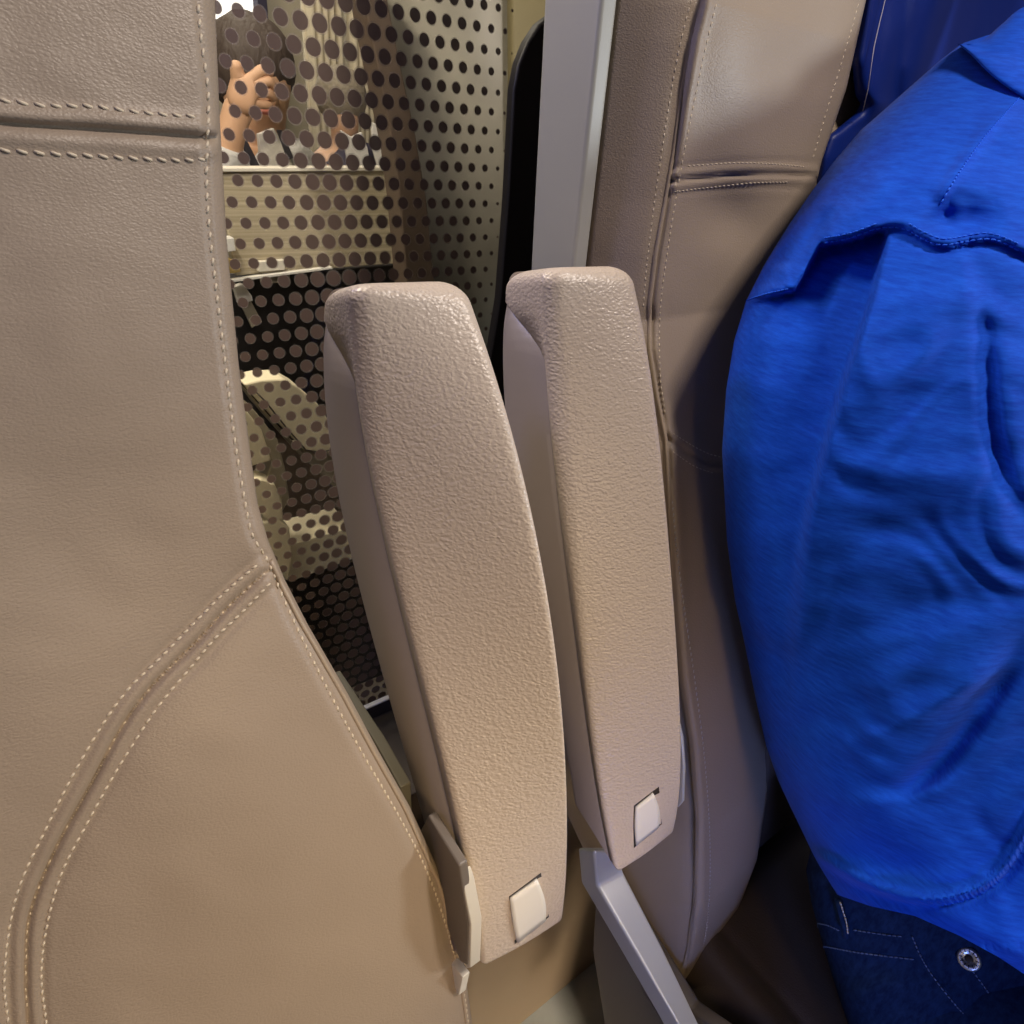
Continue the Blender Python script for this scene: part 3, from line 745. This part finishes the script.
# trouser legs over the thighs, continuing forward past the frame
for xx in (.50, .69):
    pts = smooth_line([(xx + .02, .02, .60), (xx, -.15, .615), (xx, -.30, .60), (xx, -.36, .50), (xx, -.37, .2)], 6)
    tube('trouser_leg', pts, [.085 - .03 * i / len(pts) for i in range(len(pts))], M['jeans'], jeans, 20)
def surfJ(px, py):
    t = (py - interp(px, HEM) + 40) / 250.; t = max(0, min(1, t)); half = CX + 20 - interp(t, SILJ); c = max(-.999, min(.999, (px - CX - 20) / half))
    return jeans_pt(t, math.acos(-c))
stitches('stitching', [[(818, 945), (860, 953), (918, 960)], [(853, 930), (880, 934), (905, 937)], [(912, 936), (921, 957), (934, 978), (958, 1008), (975, 1024)],
                       [(972, 970), (990, 995), (1003, 1015), (1012, 1030)], [(806, 922), (826, 925), (842, 932)]], surfJ, .0035, .0028, .0005, M['jeans_thread'], jeans, lift=.0006)
tube('belt_loop', [surfJ(a, b) + (Vector(EYE) - surfJ(a, b)) * .012 for a, b in ((838, 900), (841, 912), (845, 926), (846, 936))], .0030, M['jeans'], jeans)
stitches('stitching', [[(840, 902), (844, 914), (847, 925), (848, 936)]], surfJ, .003, .0027, .0006, M['thread_blue'], jeans, lift=.011)
rc = surfJ(969, 959); rn = (Vector(EYE) - rc).normalized()
def disc(name, c, n, prof_, m, parent, seg=28):
    a = n.cross(Vector((0, 0, 1))).normalized(); b = n.cross(a); V = []
    for r_, h in prof_:
        for k in range(seg): w = 2 * PI * k / seg; V.append(c + a * math.cos(w) * r_ + b * math.sin(w) * r_ + n * h)
    f = grid_faces(len(prof_), seg, True) + [tuple(range(seg)), tuple(range(len(V) - 1, len(V) - seg - 1, -1))]
    return mesh(name, V, f, m, parent)
rc = rc + rn * .004
rv = disc('rivet', rc, rn, [(.0072, -.002), (.0076, .001), (.0070, .0024), (.0058, .0028), (.0040, .0020), (.0030, .0012)], M['rivet'], jeans)
disc('rivet_center', rc, rn, [(.0027, -.001), (.0027, .0016), (.0022, .0020)], M['dark'], rv)
a_ = rn.cross(Vector((0, 0, 1))).normalized(); b_ = rn.cross(a_)
for k in range(12):
    w = 2 * PI * k / 12
    p0 = rc + (a_ * math.cos(w) + b_ * math.sin(w)) * .0040 + rn * .0022; p1 = rc + (a_ * math.cos(w) + b_ * math.sin(w)) * .0060 + rn * .0030
    tube('rivet_mark', [p0, p1], .00028, M['jeans'], rv, 6)

# dark satin garment hanging on the seat behind the shoulder
LE = [(-200, 885), (-60, 868), (0, 861), (63, 852), (95, 855), (104, 860), (114, 855), (136, 828), (158, 820), (200, 812), (300, 800)]
V = []; NR, NC = 120, 110
def cloth_pt(px, py):
    le = interp(py, LE); w = px - le
    o = .055 - .010 * (1 - math.exp(-w / 6.)) * 1
    o -= .007 * gauss(w - 16, 12) * sstep(135, 90, py) + .004 * gauss(px - (902 - (py - 16) * .16), 11) * sstep(150, 60, py) - .006 * gauss(px - (905 - py * .1), 8) + .007 * gauss(px - (940 - py * .25), 12) - .004 * gauss(px - (960 - py * .3), 10)
    o += .006 * gauss(px - (882 - py * .17), 9) * sstep(130, 40, py) + .045 * sstep(925, 985, px + py * .3)
    o += .0012 * noise.noise(Vector((px / 14, py / 90, 5)))
    return on_right(px, py, o)
for i in range(NR + 1):
    py = -200 + 480 * i / NR
    for j in range(NC + 1):
        le = interp(py, LE); px = le + (1150 - le) * (j / NC) ** 1.3
        V.append(cloth_pt(px, py))
cl = mesh('satin_garment', V, grid_faces(NR + 1, NC + 1), M['satin'])
sd = cl.modifiers.new('sol', 'SOLIDIFY'); sd.thickness = .0012; sd.offset = -1
tag(cl, 'dark navy satin garment hanging on the seat behind the blue shoulder', 'clothing')
tube('cord', [cloth_pt(a, b) + (Vector(EYE) - cloth_pt(a, b)) * .02 for a, b in ((905, -80), (885, 0), (879, 25), (874, 47), (868, 89), (863, 111))], .00045, mat('pale_cord', (.45, .42, .50), .6), cl, 6)

# ================================================================== BEYOND THE GLASS
# woodgrain board
def quad(name, pix, Yv, th, m, parent=None, bev=.003, y2=None):
    pts = [at_y(a, b, (Yv if not y2 or i < 2 else y2)) for i, (a, b) in enumerate(pix)]
    return prism(name, pts, (0, th, 0), m, parent, bev)
bd = thing('folding_table', 'beige woodgrain folded table board beyond the dotted glass, below the two people', 'table', at_y(310, 260, 1.1))
quad('table_top', [(216, 172), (386, 170), (405, 263), (236, 276)], 1.06, .02, M['wood'], bd, .002)
quad('edge_strip', [(216, 168), (386, 167), (386, 171), (216, 172)], 1.055, .026, M['cream'], bd, .001)
quad('catch', [(259, 262), (285, 260), (285, 270), (259, 272)], 1.045, .012, M['cream'], bd, .001)
quad('catch_base', [(261, 272), (290, 270), (290, 282), (263, 284)], 1.05, .012, M['beige_wall'], bd, .001)
rail = tag(quad('metal_rail', [(228, 280), (332, 267), (333, 269), (228, 283)], 1.04, .01, M['white'], None, .0005), 'thin pale rail running under the folded table board behind the glass', 'rail')
# dark pouch under it, strap with buckle
far = thing('train_seat', 'dark seat back with a black pocket seen through the dotted glass, behind the cream armrests', 'seat', (.45, 1.1, .01))
box('backrest', (.13, 1.125, .01), (.80, 1.19, at_y(300, 285, 1.12).z), M['band'], far, .006)
quad('seat_back_pocket', [(226, 277), (420, 262), (450, 420), (250, 430)], 1.11, .02, M['black'], far, .004)
bk = thing('buckle_strap', 'small cream buckle with webbing strap hanging before the black pocket', 'buckle', at_y(245, 320, 1.08))
quad('buckle', [(234, 287), (243, 284), (252, 296), (253, 301), (239, 304)], 1.07, .012, M['cream'], bk, .001)
quad('webbing', [(240, 303), (251, 301), (262, 322), (252, 328)], 1.08, .004, M['beige_wall'], bk, .0005)
tag(quad('table_bracket', [(225, 238), (234, 238), (236, 251), (227, 252)], 1.04, .02, M['white'], None, .001), 'white bracket at the left end of the folded table', 'bracket')
tag(quad('brass_catch', [(226, 258), (238, 262), (241, 272), (228, 274)], 1.04, .02, mat('brass', (.75, .55, .2), .35, .6), None, .001), 'small brass catch under the white bracket behind the glass', 'catch')
# pale armrests of the row behind
def far_arm(out, inner, Yv, label, th=.05):
    root = thing('armrest', label, 'armrest', at_y(out[-1][0], out[-1][1], Yv))
    quad('shell', out, Yv, th, M['pale_arm'], root, .004)
    quad('pad', inner, Yv - .006, .008, M['pale_arm'], root, .003)
    return root
def far_arm(parts, label):
    root = thing('armrest', label, 'armrest', at_y(parts[0][1][0][0], parts[0][1][0][1], parts[0][2]))
    for nm, pix, Yv, th, mm in parts: quad(nm, pix, Yv, th, M[mm], root, .003)
    return root
far_arm([('pad', [(243, 384), (262, 380), (284, 379), (300, 388), (318, 404), (332, 425), (340, 455), (318, 453), (305, 451), (280, 425)], .80, .04, 'pale_arm'),
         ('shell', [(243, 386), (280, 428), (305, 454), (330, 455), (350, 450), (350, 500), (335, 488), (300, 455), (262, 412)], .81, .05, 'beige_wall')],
        'cream raised armrest seen through the dotted glass, just left of the near armrest')
far_arm([('pad', [(236, 405), (246, 410), (262, 430), (272, 461), (250, 467), (238, 440)], .78, .04, 'pale_arm'),
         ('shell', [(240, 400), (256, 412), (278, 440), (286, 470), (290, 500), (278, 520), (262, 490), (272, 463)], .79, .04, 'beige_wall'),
         ('hinge_cover', [(250, 484), (262, 479), (275, 484), (282, 500), (284, 520), (268, 522), (256, 510)], .77, .03, 'pale_arm')],
        'small cream armrest end beyond the glass, against the left seat edge')
g_ = [o for o in bpy.data.objects if o.get('label', '').startswith('cream raised')][0]
tube('groove', [at_y(a, b, .798) for a, b in ((250, 386), (266, 402), (285, 426), (306, 450), (320, 452), (338, 449))], .0011, M['brown_dark'], g_, 6)
tag(quad('corner_piece', [(262, 522), (280, 519), (290, 528), (292, 560), (288, 582), (275, 570)], .77, .098, M['pale_arm'], None, .003), 'cream rounded corner piece behind the glass, left of the cream ledge', 'trim')
tag(quad('footrest_ledge', [(284, 546), (352, 527), (362, 556), (290, 582)], .80, .068, M['pale_arm'], None, .002), 'cream ledge behind the glass, in the gap beside the near armrest', 'ledge')
# dark seat fabric between the cream pieces
tag(box('dark_locker', (.12, .87, .01), (.44, .93, at_y(310, 566, .87).z), M['black'], None, .004), 'black locker front low behind the glass', 'locker')

# right-hand wall panel and brown post
bnd = [(360, -30), (368, 20), (376, 60), (386, 110), (394, 150), (400, 200), (405, 262), (408, 300), (440, 300), (434, 275), (427, 200), (416, 135), (402, 70), (388, 0), (384, -30)]
low = at_y(420, 600, .88)
bnd = [p for p in bnd]
i_ = bnd.index((408, 300)); bpts = [at_y(a, b, .88) for a, b in bnd]
q0, q1 = bpts[i_], bpts[i_ + 1]; bpts[i_ + 1:i_ + 1] = [Vector((q0.x, q0.y, .012)), Vector((q1.x, q1.y, .012))]
tag(prism('curved_post', bpts, (0, .04, 0), M['band'], None, .003), 'dark brown curved post beyond the glass, between the table and the pale wall', 'post')
struct(prism('wall_right', [at_y(a, b, .93) for a, b in ((375, -150), (375, 0), (400, 150), (410, 470), (620, 470), (620, -150))], (0, .03, 0), M['side_panel'], None, 0))
# back wall, window
struct(box('wall_back', (-.4, 2.7, 0), (2.4, 2.8, 2.6), M['beige_wall'], None, 0))
w0 = at_y(214, 28, 2.6); w1 = at_y(250, -60, 2.6)
win = struct(box('window_1', (w0.x - .4, 2.62, w0.z), (w1.x, 2.68, w0.z + .6), lamp_mat('daylight_window', (1, .97, .9), 1.4), None, .004))
struct(box('trim_2', (w1.x, 2.58, w0.z - .25), (w1.x + .03, 2.64, w0.z + .6), M['navy'], None, .002))
# seat tops / curtains behind the people
for i, (a, b, c, lab) in enumerate(((300, 335, -40, 'beige curtain fold left of the second person beyond the glass'), (345, 372, -40, 'beige curtain fold beside the brown post beyond the glass'))):
    p0 = at_y(a, c, 2.2); p1 = at_y(b, 165, 2.2); V = []
    for r_ in range(2):
        z = (p0.z, p1.z - .3)[r_]
        for k in range(25): V.append(Vector((p0.x + (at_y(b, c, 2.2).x - p0.x) * k / 24, 2.2 + .03 * math.sin(k * 1.3), z)))
    o = mesh('curtain', V, grid_faces(2, 25), M['curtain']); s_ = o.modifiers.new('s', 'SOLIDIFY'); s_.thickness = .006
    tag(o, lab, 'curtain')

# person with a hand over the face
Y1 = 1.34
p1 = thing('person', 'person in pale grey jacket holding a hand over the face beyond the glass', 'person', at_y(270, 300, Y1))
def q(px, py, y=Y1): return tuple(at_y(px, py, y))
bv = [(at_y(275, 330, 1.40).x, 1.42, .60), q(275, 240, 1.40), q(272, 175, 1.38), q(264, 140, 1.37), q(258, 118, 1.35), q(255, 85, 1.36), q(256, 55, 1.38),
      q(232, 178, 1.34), q(214, 205, 1.28), q(226, 150, 1.24), q(235, 118, 1.235), q(243, 98, 1.235),
      q(312, 182, 1.40), q(325, 240, 1.36), q(300, 280, 1.28)]
be = [(0, 1), (1, 2), (2, 3), (3, 4), (4, 5), (5, 6), (2, 7), (7, 8), (8, 9), (9, 10), (10, 11), (2, 12), (12, 13), (13, 14)]
br = [.11, .11, .09, .04, .05, .066, .06, .05, .042, .026, .022, .027, .055, .042, .03]
skin('body', bv, be, br, M['skin'], p1)
hv = [q(235, 114, 1.225), q(243, 95, 1.222)]; he = [(0, 1)]; hr = [.020, .022]
def finger(start, pts, r):
    b = len(hv); prev = start
    for k, p in enumerate(pts): hv.append(p); hr.append(r * (1 - .12 * k)); he.append((prev, len(hv) - 1)); prev = len(hv) - 1
finger(1, [q(238, 78, 1.222), q(236, 68, 1.218), q(237, 60, 1.214)], .0115)
finger(1, [q(252, 78, 1.213), q(263, 69, 1.208), q(272, 74, 1.218)], .0100)
finger(1, [q(256, 85, 1.211), q(269, 80, 1.206), q(275, 90, 1.218)], .0098)
finger(1, [q(257, 93, 1.213), q(269, 92, 1.209), q(274, 100, 1.220)], .0092)
finger(1, [q(254, 102, 1.217), q(264, 105, 1.214), q(271, 104, 1.220)], .0082)
skin('hand', hv, he, hr, M['skin'], p1, 2)
hc_ = at_y(250, 63, 1.385)
blob('hair', hc_, (.074, .080, .074), M['hair'], p1, fn=lambda c: 1 + .05 * noise.noise(c * 4) + (.15 * max(0, -c.z) if c.x < -.2 else 0))
blob('ear', at_y(279, 93, 1.34), (.008, .012, .018), M['skin'], p1)
blob('nose', at_y(273, 100, 1.28), (.009, .014, .016), M['skin'], p1)
blob('lips', at_y(268, 112, 1.295), (.014, .007, .005), mat('lips', (.45, .14, .10), .5), p1)
# jacket: torso loft with shoulders
def torso(name, cx, ytop, ybot, wtop, wbot, Yv, dep, m, parent, neck):
    V = []; n = 36
    rowsT = 16
    for i in range(rowsT + 1):
        t = i / rowsT; py = ytop + (ybot - ytop) * t; wpx = neck + (wtop - neck) * sstep(0, .16, t) ** .6 + (wbot - wtop) * t
        for k in range(n):
            a = 2 * PI * k / n; px = cx + wpx * math.cos(a); P = at_y(px, py, Yv); V.append(Vector((P.x, Yv + dep * math.sin(a), P.z + .004 * math.sin(5 * a + t * 7))))
    return mesh(name, V, grid_faces(rowsT + 1, n, True) + [tuple(range(n))], m, parent)
torso('jacket', 275, 137, 330, 50, 52, 1.375, .10, M['suit'], p1, 13)
tube('sleeve', smooth_line([q(238, 170, 1.33), q(214, 205, 1.28), q(222, 172, 1.25), q(228, 146, 1.24)], 6), [.05 - .0012 * i for i in range(19)], M['suit'], p1, 16)
prism('shirt_front', [at_y(a, b, 1.268) for a, b in ((258, 134), (274, 128), (288, 150), (296, 175), (262, 175))], (0, .01, 0), M['shirt_white'], p1, .002)
prism('strap', [at_y(a, b, 1.262) for a, b in ((241, 142), (247, 140), (262, 170), (254, 172))], (0, .005, 0), M['strap'], p1, .001)
prism('strap', [at_y(a, b, 1.262) for a, b in ((277, 130), (282, 130), (294, 158), (288, 160))], (0, .005, 0), M['strap'], p1, .001)
# second person
Y2 = 1.75
p2 = thing('person', 'person in a white collared shirt sitting farther back, left of the brown post', 'person', at_y(345, 300, Y2))
bv = [(at_y(348, 330, Y2).x, Y2, .60), q(348, 240, Y2), q(348, 175, Y2), q(346, 140, Y2 - .01), q(344, 122, Y2 - .03), q(342, 104, Y2 - .02), q(343, 88, Y2),
      q(322, 172, Y2), q(312, 215, Y2 - .03), q(376, 170, Y2), q(390, 215, Y2 - .03)]
be = [(0, 1), (1, 2), (2, 3), (3, 4), (4, 5), (5, 6), (2, 7), (7, 8), (2, 9), (9, 10)]
skin('body', bv, be, [.11, .11, .09, .032, .038, .046, .045, .05, .04, .05, .04], M['skin'], p2)
torso('shirt', 348, 142, 330, 40, 42, Y2, .11, M['navy'], p2, 12)
blob('hair', at_y(341, 96, Y2 - .01), (.060, .062, .062), mat('greying_hair', (.26, .22, .16), .7, bump=noise_bump(90, .004)), p2)
prism('collar', [at_y(a, b, Y2 - .125) for a, b in ((341, 130), (352, 137), (362, 132), (368, 148), (372, 172), (350, 172), (346, 150))], (0, .01, 0), M['shirt_white'], p2, .003)
prism('collar', [at_y(a, b, Y2 - .125) for a, b in ((372, 122), (379, 125), (386, 168), (379, 170), (373, 148))], (0, .01, 0), M['shirt_white'], p2, .003)

for lab, xx, yy in (('dark bench under the person hiding the face, beyond the glass', at_y(275, 330, 1.4).x, 1.44), ('dark bench under the person in the white collared shirt', at_y(348, 330, Y2).x, Y2)):
    bn = thing('bench_seat', lab, 'seat', (xx, yy, .01))
    box('seat', (xx - .17, yy - .15, .44), (xx + .17, yy + .16, .61), M['brown_dark'], bn, .015)
    box('base', (xx - .15, yy - .12, .01), (xx + .15, yy + .14, .44), M['black'], bn, .005)
# ================================================================== ROOM
struct(box('ceiling', (-1.5, .62, 2.45), (3.0, 4.0, 2.5), M['beige_wall'], None, 0))
struct(box('wall_far_right', (2.4, -.5, 0), (2.45, 4.0, 2.5), M['beige_wall'], None, 0))
struct(prism('wall_olive', [at_y(a, b, .90) for a, b in ((516, -150), (516, 460), (640, 460), (640, -150))], (0, .02, 0), M['olive'], None, 0))

# ================================================================== LIGHT
def area(name, loc, tgt, size, power, color, size_y=None):
    l = bpy.data.lights.new(name, 'AREA'); l.energy = power; l.color = color; l.size = size
    if size_y: l.shape = 'RECTANGLE'; l.size_y = size_y
    o = bpy.data.objects.new(name, l); col.objects.link(o); o.location = loc
    o.rotation_euler = (Vector(tgt) - Vector(loc)).to_track_quat('-Z', 'Y').to_euler(); return o
area('ceiling_lamp', (.62, -.40, 2.30), (.2, .3, 1.0), .14, 17, (1.0, .89, .80), .34)
area('blue_side_fill', (-.60, .0, 1.65), (.2, .35, .9), .25, .9, (.36, .40, 1.0), .25)  # added blue fill tinting the left-facing sides; no window stands there
area('cool_hidden_fill', (.04, .55, 1.36), (.20, .32, 1.0), .05, .5, (.42, .44, 1.0), .05)  # added fill hidden behind the left seat, tints armrest sides purple
area('right_fill', (1.30, -.66, 1.28), (.66, .1, .85), .2, 8.5, (.85, .93, 1.0), .2)  # added fill from the right, low enough for the torso to shade the headrest
b_ = area('warm_low_fill', (.02, -.50, 1.20), (.12, .25, .70), .12, .38, (1.0, .72, .38), .12); b_.data.spread = math.radians(60)  # added fill warming the lower left seat and armrest ends
b_ = area('cool_low_fill', (.05, -.40, .75), (.45, .2, .62), .10, .16, (.22, .34, 1.0), .10); b_.data.spread = math.radians(50)  # added blue fill for the bracket and lower bolster; no screen stands there
b_ = area('floor_fill', (.18, -.8, .34), (.42, .25, .02), .2, .75, (1.0, .90, .72), .1); b_.data.spread = math.radians(50)  # added low fill so light reaches the floor between the seats
area('rear_compartment_lamp', (-.25, 1.0, 2.2), (.35, 1.3, 1.0), .4, 10, (1.0, .88, .70), .4)
area('rear_armrest_fill', (.05, .70, 1.6), (.27, .82, .75), .08, 3.0, (1.0, .87, .66), .08)  # added fill to brighten the cream armrests behind the glass
area('rear_saloon_lamp', (.5, 1.9, 2.35), (.8, 2.3, 1.0), .6, 10, (1.0, .9, .74), .6)
wd = bpy.data.worlds.new('world'); bpy.context.scene.world = wd; wd.use_nodes = True
wd.node_tree.nodes['Background'].inputs[0].default_value = (.62, .66, .8, 1)
wd.node_tree.nodes['Background'].inputs[1].default_value = .05

# ================================================================== CAMERA
cam = bpy.data.cameras.new('camera'); co = bpy.data.objects.new('camera', cam); col.objects.link(co)
cam.sensor_width = 36; cam.sensor_fit = 'HORIZONTAL'; cam.lens = F / 1024 * 36; cam.clip_start = .02
mw = Matrix(((R[0][0], R[0][1], R[0][2], EYE[0]), (R[1][0], R[1][1], R[1][2], EYE[1]), (R[2][0], R[2][1], R[2][2], EYE[2]), (0, 0, 0, 1)))
co.matrix_world = mw
sc = bpy.context.scene; sc.camera = co
sc.view_settings.view_transform = 'Standard'; sc.view_settings.look = 'None'; sc.view_settings.gamma = 1; sc.view_settings.exposure = 0.0
sc.view_settings.use_curve_mapping = False
